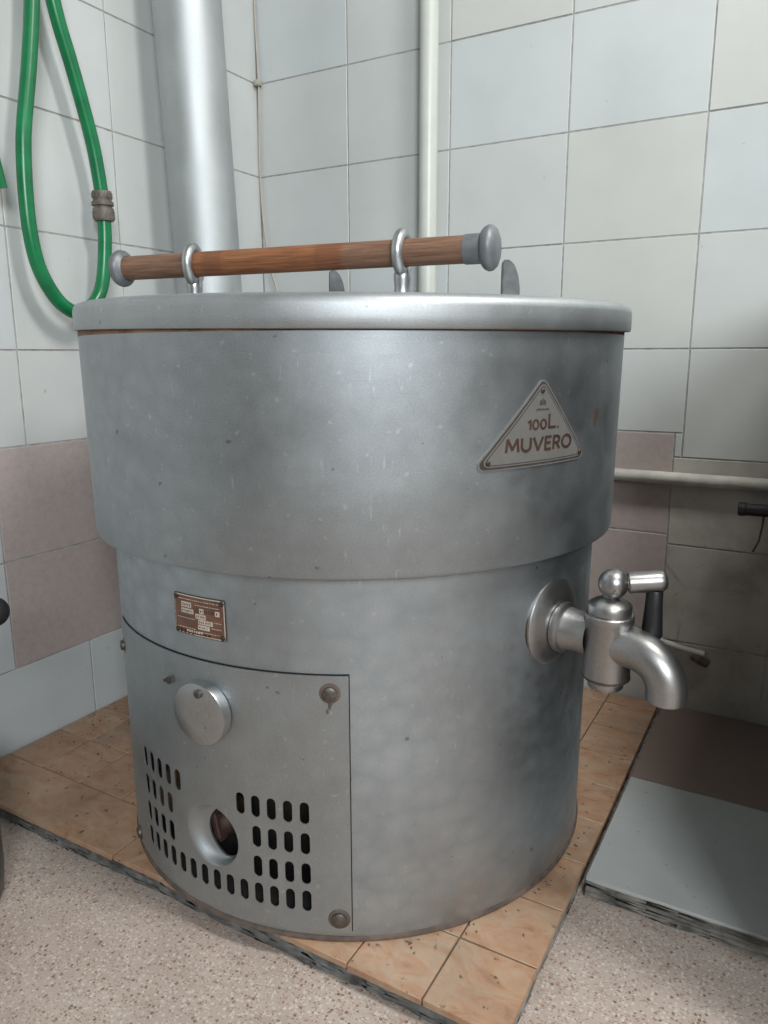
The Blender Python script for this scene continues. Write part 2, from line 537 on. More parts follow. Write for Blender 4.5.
rects.append((.966, RX, 0, .165, 'tile_dirty_shaded'))
rects.append((.966, .9806, .53, .5755, 'tile_grey'))
rects = [r if not (r[0] == .966 and r[2] == .36) else r for r in rects]
bm = wall_tiles('wall_back', rects, lambda a, z, d: Vector((a, -d, z)))
bm.normal_update()
box(bm, -.1, RX + .1, .0013, .1, 0, RZ, mi=TI['grout'])
struct('wall_back', bm, TILES)
# left-hand wall, plane x = 0
YL = [0, -.194, -.4345, -.675, -.916, -1.157, -1.398, -1.639, -1.88, -2.121, -2.362, -2.603, -2.844, -3.085, -3.326, RY]
rects = []
lf = {(2, 1): 'tile_white', (1, 1): 'tile_grey', (1, 2): 'tile_grey', (2, 2): 'tile_white', (2, 0): 'tile_white', (0, 1): 'tile_white', (0, 2): 'tile_white', (3, 0): 'tile_blue'}
for i in range(len(YL) - 1):
    for j in range(len(ZR) - 1):
        rects.append((YL[i + 1], YL[i], ZR[j], ZR[j + 1], lf.get((i, j)) or random.choice(['tile_blue', 'tile_grey', 'tile_white', 'tile_white'])))
    rects.append((YL[i + 1], YL[i], .568, .731, 'tile_white'))
yp = [0, -.25, -.495, -.74]
for i in range(3):
    for z0, z1 in ((.371, .568), (.176, .371)): rects.append((yp[i + 1], yp[i], z0, z1, 'tile_pink'))
yq = [-.74, -.98, -1.22, -1.46, -1.70, -1.94, -2.18, -2.42, -2.66, -2.9, -3.14, RY]
for i in range(len(yq) - 1):
    for z0, z1 in ((.371, .568), (.176, .371)): rects.append((yq[i + 1], yq[i], z0, z1, 'tile_blue'))
yb = [0, -.34, -.582, -.8245, -1.067, -1.31, -1.55, -1.79, -2.03, -2.27, -2.51, -2.75, -2.99, RY]
for i in range(len(yb) - 1): rects.append((yb[i + 1], yb[i], 0, .176, 'tile_blue' if i else 'tile_white'))
bm = wall_tiles('wall_left', rects, lambda a, z, d: Vector((d, a, z)))
box(bm, -.1, -.0013, RY - .08, 0, 0, RZ, mi=TI['grout'])
struct('wall_left', bm, TILES)

# ------------------------------------------------------------------ tiled plinth under the kettle
ZP = .03
PX, PY = .9765, -.8785
pl_ = tag(empty('tiled_plinth', (0, 0, 0)), 'low plinth of small tan marbled tiles in the corner under the big kettle', 'plinth')
bm = bmesh.new()
bmesh.ops.create_grid(bm, x_segments=60, y_segments=2, size=.5)
bm.free()
bm = bmesh.new(); box(bm, .004, PX - .006, PY + .008, -.004, 0, ZP - .005)
bmesh.ops.subdivide_edges(bm, edges=bm.edges[:], cuts=40, use_grid_fill=True)
rnd = random.Random(3)
for v in bm.verts:
    if v.co.y < PY + .02 or v.co.x > PX - .02:
        k = rnd.uniform(-.004, .005)
        if v.co.y < PY + .02: v.co.y -= k
        if v.co.x > PX - .02: v.co.x += k * .5
obj('cement_bed', bm, 'cement', pl_, 60)
bm = bmesh.new()
xs = [PX - .0981 * k for k in range(10)] + [.004]
ys = [PY + .1035 * k for k in range(9)] + [-.004]
for i in range(len(xs) - 1):
    for j in range(len(ys) - 1):
        x1, x0, y0, y1 = xs[i], xs[i + 1], ys[j], ys[j + 1]
        if j == 0 and x1 < .28: continue
        if j == 0 and x0 < .29: x0 = .004
        if x1 - x0 < .02 or y1 - y0 < .02: continue
        g = .0012
        box(bm, x0 + g, x1 - g, y0 + g + (rnd.uniform(-.001, .002) if j == 0 else 0), y1 - g, ZP - .0085, ZP + rnd.uniform(-.0006, .0), rnd.randrange(3), .0006, 1)
obj('tile_top', bm, ['tan_tile_0', 'tan_tile_1', 'tan_tile_2'], pl_, 40)

# low slab on the right, under the neighbouring unit
sl = tag(empty('tiled_slab', (1.5, -.3, 0)), 'low slab beside the tan plinth with one white and one dusky pink tile', 'slab')
bm = bmesh.new(); box(bm, .984 - 1.5, .7, -.292, .296, 0, ZP - .004)
bmesh.ops.subdivide_edges(bm, edges=bm.edges[:], cuts=30, use_grid_fill=True)
for v in bm.verts:
    if v.co.y < -.28: v.co.y += rnd.uniform(-.005, .004)
    elif v.co.x < -.51: v.co.x += rnd.uniform(-.002, .003)
obj('cement_bed', bm, 'cement_light', sl, 60)
bm = bmesh.new()
for k in range(3):
    x0 = .9825 - 1.5 + k * .4
    box(bm, x0 + .0006, x0 + .3994, -.2935, -.0095, ZP - .006, ZP, 0, .0012, 1)
    box(bm, x0 + .0006, x0 + .3994, -.0085, .296, ZP - .006, ZP - .0004, 1, .0012, 1)
obj('tile_top', bm, ['slab_white', 'slab_pink'], sl, 40)

# ------------------------------------------------------------------ the kettle
KX, KY = .5928, -.5413
R1, R2 = .3746, .3501
kt = tag(empty('boiling_kettle', (KX, KY, ZP)), 'large round aluminium boiling kettle with tap and vented panel on tan tiled plinth', 'boiling kettle')


def kz(prof): return [(r, z - ZP) for r, z in prof]


# upper drum: rolled lower edge, rust-darkened seam under the lid
bm = bmesh.new()
lathe(bm, kz([(R2 - .004, .4935), (.360, .4905), (.370, .4896), (.3735, .4912), (R1, .495), (R1, .60), (R1, .70), (R1, .7455)]), 160, uvr=R1)
lathe(bm, kz([(R1, .7455), (R1 - .0005, .755), (R1 - .003, .7565), (R1 - .006, .7565), (R1 - .006, .70)]), 160, uvr=R1, mi=1)
ud = obj('upper_drum', bm, ['drum_metal', 'rust_seam'], kt, 40)
# lower casing, open behind the service panel
PA0, PA1, PZ0, PZ1 = -124.2 * D2R, -60.0 * D2R, .0437, .3735
bm = bmesh.new()
oa0, oa1 = -121.0 * D2R, -65.2 * D2R
lathe(bm, kz([(R2, .031), (R2, .066)]), 160, uvr=R2)
lathe(bm, kz([(R2, .066), (R2, .12), (R2, .18), (R2, .224)]), 140, a0=oa1, a1=oa0 + 2 * PI, uvr=R2)
lathe(bm, kz([(R2, .224), (R2, .30), (R2, .40), (R2, .4935)]), 160, uvr=R2)
# the dark seam round the service panel
lathe(bm, kz([(R2 + .0004, PZ0), (R2 + .0004, .066)]), 60, a0=PA0 - .0035, a1=PA1 + .0035, mi=1)
lathe(bm, kz([(R2 + .0004, .2245), (R2 + .0004, PZ1 + .0015)]), 60, a0=PA0 - .0035, a1=PA1 + .0035, mi=1)
lathe(bm, kz([(R2 + .0004, .06), (R2 + .0004, .23)]), 8, a0=PA1 - .01, a1=PA1 + .0035, mi=1)
# the dark chamber behind the vents
lathe(bm, kz([(R2 - .0005, .064), (.27, .064), (.27, .226), (R2 - .0005, .226)]), 60, a0=oa0 - .03, a1=oa1 + .03, mi=1)
obj('lower_casing', bm, ['casing_metal', 'near_black'], kt, 40)
bm = bmesh.new()
lathe(bm, kz([(R2 - .02, .0305), (R2 + .0025, .0305), (R2 + .0025, .0335), (R2 + .0005, .0365), (R2 - .004, .037)]), 160, uvr=R2)
obj('base_ring', bm, 'dark_rust', kt, 40)

# service panel: vent slots and the dished knob opening cut right through
RP = R2 + .0028


def slot_loop(cu, cv, w, h, n=5):
    r = w / 2; pts = []
    for s, a in ((1, 0), (-1, PI)):
        for i in range(n + 1):
            t = a + PI * i / n
            pts.append((cu + r * math.cos(t), cv + s * (h / 2 - r) + r * math.sin(t)))
    return pts


holes = []
COLA = [-111.6 + 3.3 * k for k in range(14)]
for k in range(14): holes.append(slot_loop(COLA[k] * D2R * R2, .0845, .0112, .0285))
for zc in (.1215, .1615):
    for k in (0, 1, 2, 3, 10, 11, 12, 13): holes.append(slot_loop(COLA[k] * D2R * R2, zc, .0112, .0285))
for k in (0, 1, 2, 3, 4, 9, 10, 11, 12, 13): holes.append(slot_loop(COLA[k] * D2R * R2, .2015, .0112, .0285))
DU, DV, DR = -89.4 * D2R * R2, .1445, .0415
ND = 40
holes.append([(DU + DR * .97 * math.cos(2 * PI * i / ND), DV + DR * math.sin(2 * PI * i / ND)) for i in range(ND)])
u0, u1 = PA0 * R2, PA1 * R2
pts, edges = [], []


def add_loop(lp):
    b = len(pts); pts.extend(Vector(p) for p in lp)
    edges.extend((b + i, b + (i + 1) % len(lp)) for i in range(len(lp)))


NU, NV = 54, 46
bl = [(u0 + (u1 - u0) * i / NU, PZ0) for i in range(NU)] + [(u1, PZ0 + (PZ1 - PZ0) * i / NV) for i in range(NV)] + \
     [(u1 - (u1 - u0) * i / NU, PZ1) for i in range(NU)] + [(u0, PZ1 - (PZ1 - PZ0) * i / NV) for i in range(NV)]
add_loop(bl)
for h in holes: add_loop(h)


def in_hole(u, v, mg=0.0):
    if math.hypot(u - DU, v - DV) < DR + mg: return True
    for h in holes[:-1]:
        cu = sum(p[0] for p in h) / len(h); cv = sum(p[1] for p in h) / len(h)
        dv = max(0, abs(v - cv) - (.01425 - .0056))
        if math.hypot(u - cu, dv) < .0056 + mg: return True
    return False


for i in range(1, NU):
    for j in range(1, NV):
        q = (u0 + (u1 - u0) * i / NU, PZ0 + (PZ1 - PZ0) * j / NV)
        if not in_hole(*q, .0022): pts.append(Vector(q))
vo, eo, fo, *_ = geometry.delaunay_2d_cdt(pts, edges, [], 1, 1e-6)
bm = bmesh.new(); uvl = bm.loops.layers.uv.verify()


def onp(u, v, R): a = u / R2; return Vector((R * math.cos(a), R * math.sin(a), v - ZP))


vt = [bm.verts.new(onp(p.x, p.y, RP)) for p in vo]
for f in fo:
    c = sum((vo[i] for i in f), Vector((0, 0))) / len(f)
    if in_hole(c.x, c.y, -.0002): continue
    fc = bm.faces.new([vt[i] for i in f])
    for lp, i in zip(fc.loops, f): lp[uvl].uv = (vo[i].x + 3, vo[i].y)
for v in [v for v in bm.verts if not v.link_faces]: bm.verts.remove(v)
# thickness: walls of outline and slots
be = [e for e in bm.edges if len(e.link_faces) == 1]
for e in be:
    a, b = e.verts
    def inn(v):
        k = Vector((v.co.x, v.co.y, 0)).normalized(); return bm.verts.new(v.co - k * .0013)
    ia, ib = inn(a), inn(b)
    lp = e.link_loops[0]
    va, vb = lp.vert, lp.link_loop_next.vert
    x, y = (ia, ib) if va is a else (ib, ia)
    bm.faces.new([vb, va, x, y])
bmesh.ops.remove_doubles(bm, verts=bm.verts[:], dist=1e-5)
# dished funnel to the knob hole
prev = None
for k, (q, dp) in enumerate([(0, 0.0), (.06, .0004), (.2, .0022), (.4, .0062), (.6, .0100), (.8, .0126), (.94, .0136), (1.0, .0140), (1.0, .0165)]):
    ring = []
    for i in range(ND):
        cs_, sn_ = math.cos(2 * PI * i / ND), math.sin(2 * PI * i / ND)
        ou, ov = .97 * cs_, sn_
        iu, iv = .27 + .66 * cs_, .02 + .84 * sn_
        if cs_ < 0: iu = .27 - .66 * abs(cs_) ** 1.5
        ring.append(bm.verts.new(onp(DU + DR * (ou + (iu - ou) * q), DV + DR * (ov + (iv - ov) * q), RP - dp)))
    if prev:
        for i in range(ND):
            bm.faces.new([prev[i], prev[(i + 1) % ND], ring[(i + 1) % ND], ring[i]][::-1])
    prev = ring
bmesh.ops.remove_doubles(bm, verts=bm.verts[:], dist=1e-5)
bmesh.ops.recalc_face_normals(bm, faces=bm.faces[:])
# make the outside face outward
f0 = max(bm.faces, key=lambda f: f.calc_area())
c0 = f0.calc_center_median()
if f0.normal.dot(Vector((c0.x, c0.y, 0))) < 0: bmesh.ops.reverse_faces(bm, faces=bm.faces[:])
panel = obj('service_panel', bm, 'panel_metal', kt, 30)


def rad_frame(adeg, z, R):
    a = adeg * D2R; n = Vector((math.cos(a), math.sin(a), 0))
    return frame(n * R + Vector((0, 0, z - ZP)), n)


for a, z, s in ((-122.4, .336, .8), (-63.4, .353, 1), (-62.4, .0625, 1.1), (-121.0, .055, .9)):
    bm = bmesh.new(); M = rad_frame(a, z, RP - .0004)
    lathe(bm, [(.0122 * s, 0), (.0122 * s, .0006), (.0085 * s, .0012)], 20, M, mi=1)
    lathe(bm, [(.0085 * s, .0008), (.0085 * s, .0042), (.0066 * s, .0055), (0, .0058)], 20, M)
    o = obj('screw', bm, ['screw_metal', 'dark_rust'], panel, 35)
# a blackened drip below the upper right screw
bm = bmesh.new()
for (a, z, w) in ((-63.4, .343, .004), (-63.5, .337, .0025), (-63.9, .331, .0022)):
    M = rad_frame(a, z, RP); bmesh.ops.create_uvsphere(bm, u_segments=8, v_segments=6, radius=1, matrix=M @ Matrix.Diagonal((w * .8, w * 1.6, .0006, 1)))
obj('tar_drip', bm, 'dark_rust', panel)
# little sheet-metal catch beside the round cover
bm = bmesh.new(); M = rad_frame(-99.0, .3355, RP)
g = bmesh.ops.create_cube(bm, size=1, matrix=M @ Matrix.Rotation(.35, 4, 'Z') @ Matrix.Diagonal((.016, .004, .006, 1)))
g = bmesh.ops.create_cube(bm, size=1, matrix=M @ Matrix.Translation((.006, .002, .004)) @ Matrix.Diagonal((.005, .008, .004, 1)))
obj('catch', bm, 'screw_metal', panel, 30)

# round swing cover
bm = bmesh.new(); M = rad_frame(-88.9, .3120, RP - .001)
lathe(bm, [(.0375, 0), (.0385, .001), (.0385, .0125), (.0378, .0140), (.036, .0146), (.02, .0147), (0, .0147)], 64, M)
cv = obj('round_cover', bm, 'cast_metal', kt, 30)
cv['label'] = 'round pivoting cover'
bm = bmesh.new(); M2 = M @ Matrix.Translation((.003, .0275, .0146))
# local y of frame() is up for a radial z axis
lathe(bm, [(.0052, 0), (.0052, .003), (.0035, .0045), (0, .005)], 16, M2)
obj('rivet', bm, 'screw_metal', cv)

# brown control knob seen through the dished opening
bm = bmesh.new(); M = rad_frame(-93.0, .1310, R2 - .070)
lathe(bm, [(.022, 0), (.022, .018), (.020, .026), (.015, .034), (.009, .040), (0, .042)], 32, M)
g = bmesh.ops.create_cube(bm, size=1, matrix=M @ Matrix.Translation((0, 0, .036)) @ Matrix.Rotation(.25, 4, 'Z') @ Matrix.Diagonal((.013, .042, .022, 1)))
bmesh.ops.bevel(bm, geom=list(set(e for v in g['verts'] for e in v.link_edges)), offset=.005, segments=3, affect='EDGES')
obj('control_knob', bm, 'knob_brown', kt)


# bent plates and lettering
def bend(me_bm, a0deg, z0, R):
    for v in me_bm.verts:
        a = a0deg * D2R + v.co.x / R; r = R + v.co.z
        v.co = Vector((r * math.cos(a), r * math.sin(a), z0 + v.co.y - ZP))


def arc(cx, cy, rx, ry, a, b, n=14): return [(cx + rx * math.cos((a + (b - a) * i / n) * D2R), cy + ry * math.sin((a + (b - a) * i / n) * D2R)) for i in range(n + 1)]


GLYPH = {   # letters as pen strokes in a unit-high cell: (advance width, strokes)
    'M': (.95, [[(0, 0), (.10, 1), (.475, .18), (.85, 1), (.95, 0)]]),
    'U': (.72, [[(0, 1), (0, .36)] + arc(.36, .36, .36, .36, 180, 360) + [(.72, 1)]]),
    'V': (.78, [[(0, 1), (.39, 0), (.78, 1)]]),
    'E': (.50, [[(.50, 1), (0, 1), (0, 0), (.50, 0)], [(0, .52), (.44, .52)]]),
    'R': (.58, [[(0, 0), (0, 1), (.30, 1)] + arc(.30, .74, .26, .26, 90, -90) + [(0, .48)], [(.26, .48), (.58, 0)]]),
    'O': (.92, [arc(.46, .5, .46, .5, 0, 360, 28)]),
    '1': (.26, [[(0, .78), (.26, 1), (.26, 0)]]),
    '0': (.62, [arc(.31, .5, .31, .5, 0, 360, 24)]),
    'L': (.50, [[(0, 1), (0, 0), (.50, 0)]]),
}


def stroke_word(bm, word, x0, x1, y0, y1, w, z0=.0022, z1=.0026, gap=.27):
    h = y1 - y0 - w
    total = sum(GLYPH[c][0] for c in word) + gap * (len(word) - 1)
    kx = (x1 - x0 - w) / total
    x = x0 + w / 2
    for c in word:
        adv, strokes = GLYPH[c]
        for st in strokes:
            P = [Vector((x + px * kx, y0 + w / 2 + py * h)) for px, py in st]
            for i in range(len(P) - 1):
                a, b = P[i], P[i + 1]; d = (b - a).normalized(); n = Vector((-d.y, d.x)) * w / 2
                e = d * (w * .18); k = max(1, int((b - a).length / .004))
                for q in range(k):
                    s0 = a + (b - a) * q / k - (e if q == 0 else e * 0); s1 = a + (b - a) * (q + 1) / k + (e if q == k - 1 else e * 0)
                    zz = z1 + .00002 * (i % 3)
                    vs = [bm.verts.new((p.x, p.y, zz)) for p in (s0 - n, s1 - n, s1 + n, s0 + n)]
                    vb = [bm.verts.new((p.x, p.y, z0)) for p in (s0 - n, s1 - n, s1 + n, s0 + n)]
                    bm.faces.new(vs)
                    for j in range(4): bm.faces.new([vb[j], vb[(j + 1) % 4], vs[(j + 1) % 4], vs[j]])
        x += (adv + gap) * kx


def poly_plate(bm, outline, h0, h1, mi=0, cell=.006):
    """flat outline plate, finely divided so it can be bent round the drum"""
    P = [Vector(p) for p in outline]; n = len(P); ed = [(i, (i + 1) % n) for i in range(n)]
    xs_ = [p.x for p in P]; ys_ = [p.y for p in P]
    pts = P[:]
    x = min(xs_)
    def inside(q):
        c = False; j = n - 1
        for i in range(n):
            if (P[i].y > q.y) != (P[j].y > q.y) and q.x < (P[j].x - P[i].x) * (q.y - P[i].y) / (P[j].y - P[i].y) + P[i].x: c = not c
            j = i
        return c
    while x < max(xs_):
        y = min(ys_)
        while y < max(ys_):
            q = Vector((x, y))
            if inside(q) and min((q - p).length for p in P) > cell * .3: pts.append(q)
            y += cell
        x += cell
    vo, eo, fo, *_ = geometry.delaunay_2d_cdt(pts, ed, [], 1, 1e-7)
    top = [bm.verts.new((p.x, p.y, h1)) for p in vo]
    for f in fo:
        fc = bm.faces.new([top[i] for i in f]); fc.material_index = mi
        if fc.normal.z < 0 or True: fc.normal_update()
        if fc.normal.z < 0: fc.normal_flip()
    loop = [bm.verts.new((p.x, p.y, h0)) for p in P]
    # outline vertices come first in vo
    for i in range(n):
        j = (i + 1) % n
        f = bm.faces.new([loop[i], loop[j], top[j], top[i]]); f.material_index = mi


def rounded(poly, r, seg=5, per=.006):
    out = []; n = len(poly)
    for i in range(n):
        p0, p1, p2 = Vector(poly[i - 1]), Vector(poly[i]), Vector(poly[(i + 1) % n])
        d0 = (p0 - p1).normalized(); d2 = (p2 - p1).normalized()
        ang = d0.angle(d2); k = r / math.tan(ang / 2)
        a = p1 + d0 * k; b = p1 + d2 * k
        ctr = p1 + (d0 + d2).normalized() * (r / math.sin(ang / 2))
        va, vb = a - ctr, b - ctr
        sweep = va.angle(vb); cr = va.x * vb.y - va.y * vb.x
        for s_ in range(seg + 1):
            t = sweep * s_ / seg * (1 if cr > 0 else -1)
            out.append(ctr + Vector((va.x * math.cos(t) - va.y * math.sin(t), va.x * math.sin(t) + va.y * math.cos(t))))
    # densify the straights
    res = []
    for i in range(len(out)):
        a, b = out[i], out[(i + 1) % len(out)]
        k = max(1, int((b - a).length / per))
        for s_ in range(k): res.append(a + (b - a) * s_ / k)
    return res


def scale_poly(poly, d):
    """inset a convex polygon (counter-clockwise) by d"""
    out = []; n = len(poly)
    for i in range(n):
        p0, p1, p2 = Vector(poly[i - 1]), Vector(poly[i]), Vector(poly[(i + 1) % n])
        e0 = (p1 - p0).normalized(); e1 = (p2 - p1).normalized()
        n0 = Vector((-e0.y, e0.x)); n1 = Vector((-e1.y, e1.x))
        b = (n0 + n1).normalized(); out.append(p1 + b * (d / max(.2, b.dot(n0))))
    return out


AC = -26.0

def pu(adeg): return (adeg - AC) * D2R * R1


TZ = .640
tri = [(pu(-39.9), .6005 - TZ), (pu(-12.9), .6040 - TZ), (pu(-25.9), .6985 - TZ)]
npl = empty('nameplate', (0, 0, 0)); npl.parent = kt
npl['label'] = 'triangular nameplate reading 100L. MUVERO'
bm = bmesh.new()
poly_plate(bm, rounded(tri, .0065), .0, .0012, 0)
poly_plate(bm, rounded(scale_poly(tri, .0016), .0055), .0012, .0014, 1)
poly_plate(bm, rounded(scale_poly(tri, .0038), .005), .0014, .0019, 0)
poly_plate(bm, rounded(scale_poly(tri, .0052), .0045), .0019, .0020, 1)
poly_plate(bm, rounded(scale_poly(tri, .0063), .004), .0020, .0022, 0)
bend(bm, AC, TZ, R1)
obj('plate', bm, ['plate_metal', 'letter_dark'], npl, 25)
bm = bmesh.new()
stroke_word(bm, 'MUVERO', pu(-33.6), pu(-18.1), .6184 - TZ, .6350 - TZ, .0031)
stroke_word(bm, '100', pu(-29.2), pu(-24.85), .6418 - TZ, .6537 - TZ, .0023)
stroke_word(bm, 'L', pu(-24.5), pu(-22.5), .6424 - TZ, .6597 - TZ, .0030)
box(bm, pu(-22.05) - .0012, pu(-22.05) + .0012, .6424 - TZ, .6448 - TZ, .0022, .0026)
# small crest of rays and beads above the figures
for k in range(-2, 3):
    box(bm, pu(-26) + k * .0020 - .0004, pu(-26) + k * .0020 + .0004, .6685 - TZ, .6755 - TZ - abs(k) * .0012, .0022, .0026)
for k in range(-3, 4):
    box(bm, pu(-25.9) + k * .0028 - .0008, pu(-25.9) + k * .0028 + .0008, .6632 - TZ - .0006 * (k % 2), .6650 - TZ - .0006 * (k % 2), .0022, .0026)
bend(bm, AC, TZ, R1)
obj('lettering', bm, 'letter_brown', npl, 0)
for a, z in ((-26.15, .6838), (-36.75, .6095), (-15.35, .6125)):
    bm = bmesh.new(); lathe(bm, [(.0028, 0), (.0028, .001), (.0018, .0020), (0, .0023)], 14, rad_frame(a, z, R1 + .002))
    obj('rivet', bm, 'rivet_dark', npl)

# brown rating plate with illegible stamped rows
AR = -89.6
rp = empty('rating_plate', (0, 0, 0)); rp.parent = kt
rp['label'] = 'small brown rating plate'
hw, hh = .0385, .0247
rect = [(-hw, -hh), (hw, -hh), (hw, hh), (-hw, hh)]
bm = bmesh.new()
poly_plate(bm, rounded(rect, .002, 3), 0, .0010, 2)
poly_plate(bm, rounded(scale_poly(rect, .0010), .002, 3), .0010, .0013, 1)
poly_plate(bm, rounded(scale_poly(rect, .0022), .0015, 3), .0013, .0016, 0)
bend(bm, AR, .4268, R2)
obj('plate', bm, ['rating_brown', 'rating_white', 'letter_dark'], rp, 25)
bm = bmesh.new()
for (x0, x1, y0, y1) in ((-.026, -.010, .009, .0155), (-.026, -.007, .002, .0075), (.002, .031, .0045, .0105), (-.004, .011, -.0022, .0035), (.000, .021, -.0085, -.003), (-.001, .016, -.0150, -.0095)):
    box(bm, x0, x1, y0, y1, .0016, .0018, 0)
    x = x0 + .0014
    while x < x1 - .002:
        w = random.uniform(.0012, .0026)
        box(bm, x, x + w * .4, y0 + .0012, y1 - .0012, .0018, .0020, 1)
        if random.random() < .6: box(bm, x, x + w, (y0 + y1) / 2 - .0004, (y0 + y1) / 2 + .0004, .0018, .0020, 1)
        x += w + .001
for y, x0, x1 in ((.0185, -.030, .030), (.0135, -.004, .030), (-.004, .023, .033), (-.0115, .019, .033), (-.0165, -.033, -.004), (-.0185, .0, .03), (-.0045, -.033, -.006)):
    x = x0
    while x < x1:
        w = random.uniform(.001, .003); box(bm, x, min(x + w, x1), y, y + .0008, .0016, .0018, 0); x += w + random.uniform(.0006, .0014)
box(bm, -.033, -.012, -.0045, -.0015, .0016, .0018, 1)
for k in range(7): box(bm, -.019 + k * .0036, -.0168 + k * .0036, -.0205, -.0180, .0016, .0018, 0)
bend(bm, AR, .4268, R2)
obj('lettering', bm, ['rating_white', 'letter_dark'], rp, 0)
for sx in (-1, 1):
    for sy in (-1, 1):
        bm = bmesh.new(); lathe(bm, [(.0032, 0), (.0032, .0008), (.002, .0017), (0, .0019)], 12, rad_frame(AR + sx * (hw - .0042) / R2 / D2R, .4268 + sy * (hh - .0042), R2 + .0015))
        obj('rivet', bm, 'rivet_dark', rp)

# ---- the draw-off tap
TA = -14.3 * D2R
TO = Vector((math.cos(TA), math.sin(TA), 0)); TT = Vector((-TO.y, TO.x, 0))


def tp(s, t, z): return TO * (R2 + s) + TT * t + Vector((0, 0, z - ZP))


tap = empty('tap', tp(0, 0, .395)); tap.parent = kt
T0 = tp(0, 0, .395)
tap['label'] = 'plated lever tap'


def tl(s, t, z): return tp(s, t, z) - T0


def tobj(n, bm, mt='tap_metal', sm=40): return obj(n, bm, mt, tap, sm)


bm = bmesh.new()
lathe(bm, [(.0520, -.006), (.0545, -.004), (.0548, .0005), (.0538, .0016), (.046, .0052), (.037, .0092), (.031, .0112), (.024, .0112)], 64, frame(tl(0, 0, .397), TO))
lathe(bm, [(.0548, -.0060), (.0564, -.0055), (.0562, -.0035), (.0540, -.0025)], 64, frame(tl(0, 0, .397), TO), mi=1)
tobj('flange', bm, ['tap_metal', 'rivet_dark'])
bm = bmesh.new()
lathe(bm, [(.031, .012), (.0315, .014), (.0315, .019), (.029, .0205), (.0268, .0215), (.0268, .023), (.0252, .025), (.0245, .055)], 48, frame(tl(0, 0, .393), TO))
tobj('inlet_pipe', bm)
SB = .0745
bm = bmesh.new()
lathe(bm, [(.0, .3440), (.025, .3440), (.0272, .3460), (.0274, .350), (.0274, .415), (.0286, .4165), (.0286, .4240), (.0270, .4255), (.0, .4255)], 48, frame(tl(SB, 0, 0), (0, 0, 1)))
tobj('valve_body', bm)
bm = bmesh.new()
lathe(bm, [(.0245, .4250), (.0250, .4265), (.0250, .4365), (.0243, .4375), (.018, .4420), (.0105, .4450), (.0085, .446), (.0085, .452)], 48, frame(tl(SB, 0, 0), (0, 0, 1)))
tobj('bonnet', bm)
bm = bmesh.new()
lathe(bm, [(.0, .3290), (.0115, .3290), (.0125, .3305), (.0125, .334), (.0195, .334), (.0205, .3355), (.0205, .3415), (.0235, .3425), (.0235, .3445)], 40, frame(tl(SB, 0, 0), (0, 0, 1)), mi=0)
lathe(bm, [(.0272, .3462), (.0280, .3470), (.0280, .3480), (.0272, .3490)], 40, frame(tl(SB, 0, 0), (0, 0, 1)), mi=1)
tobj('bottom_nut', bm, ['tap_metal', 'rivet_dark'])
bm = bmesh.new()
sp = catmull([tl(SB, 0, .386), tl(.100, 0, .3905), tl(.122, 0, .3870), tl(.1395, 0, .375), tl(.1475, 0, .357), tl(.1480, 0, .340)], 8)
tube(bm, sp, [.0240 - .0014 * i / 40 for i in range(len(sp) - 2)] + [.0226, .0222], 32, cap=False)
tube(bm, [sp[-1], sp[-1] + Vector((0, 0, .0001)), sp[-2], sp[-6]], [.0222, .0190, .0185, .0185], 32, cap=False, mi=1)
tobj('spout', bm, ['tap_metal', 'near_black'])
# ball head, lever, black grip
KB = tl(.0770, 0, .4620)
L1 = Vector((1.0627, -.6260, .4685)) - Vector((KX, KY, ZP)) - T0
ld = (L1 - KB); ld.normalize()
bm = bmesh.new()
bmesh.ops.create_uvsphere(bm, u_segments=32, v_segments=20, radius=.0174, matrix=Matrix.Translation(KB))
lathe(bm, [(.0080, .010), (.0080, .018)], 20, frame(KB, ld))
lathe(bm, [(.0045, 0), (.0045, .0012), (.003, .0018), (0, .0018)], 16, frame(KB + Vector((.42, -.78, -.35)).normalized() * .0168, Vector((.42, -.78, -.35))))
tobj('ball_head', bm)
LL = (L1 - KB).length
bm = bmesh.new()
lathe(bm, [(.0, .0165), (.0115, .0165), (.0124, .0175), (.0124, LL - .0095), (.0116, LL - .0050), (.0094, LL - .0018), (.0055, LL - .0003), (0, LL)], 32, frame(KB, ld))
tobj('lever', bm)
GB = KB + ld * (LL - .0135)
bm = bmesh.new()
lathe(bm, [(.0085, -.0105), (.0095, -.013), (.0098, -.03), (.0118, -.060), (.0122, -.064), (.010, -.068), (0, -.069)], 28, frame(GB, (0, 0, 1)))
tobj('grip', bm, 'black_plastic')

# ------------------------------------------------------------------ the lid
RL = .3836
lid = tag(empty('kettle_lid', (KX, KY, .7475)), 'round aluminium lid with worn wooden bar handle lying on the big kettle', 'lid')


def lz(prof): return [(r, z - .7475) for r, z in prof]


bm = bmesh.new()
lathe(bm, lz([(.0, .7640), (.30, .7630), (.380, .7620), (.3808, .7450), (.3814, .7440), (.3826, .7445), (RL, .7465), (RL, .7560), (RL - .0004, .7670), (RL - .0015, .7715), (RL - .005, .7758), (.370, .7785), (.360, .7798), (.342, .7803), (.325, .7803), (.30, .7808), (.2, .7823), (.1, .7833), (0, .7835)]), 160, uvr=RL)
obj('lid_cover', bm, 'lid_metal', lid, 35)
LB = Vector((KX, KY, .7475))
A = Vector((.2985, -.6975, .8330)) - LB; B = Vector((.8205, -.6195, .8405)) - LB
bd = (B - A).normalized(); BL = (B - A).length
bar = empty('bar_handle', A); bar.parent = lid
bm = bmesh.new()
tube(bm, [bd * (BL * i / 24) for i in range(25)], .0166, 32)
obj('wooden_bar', bm, 'bar_wood', bar, 50)['label'] = 'worn wooden bar'
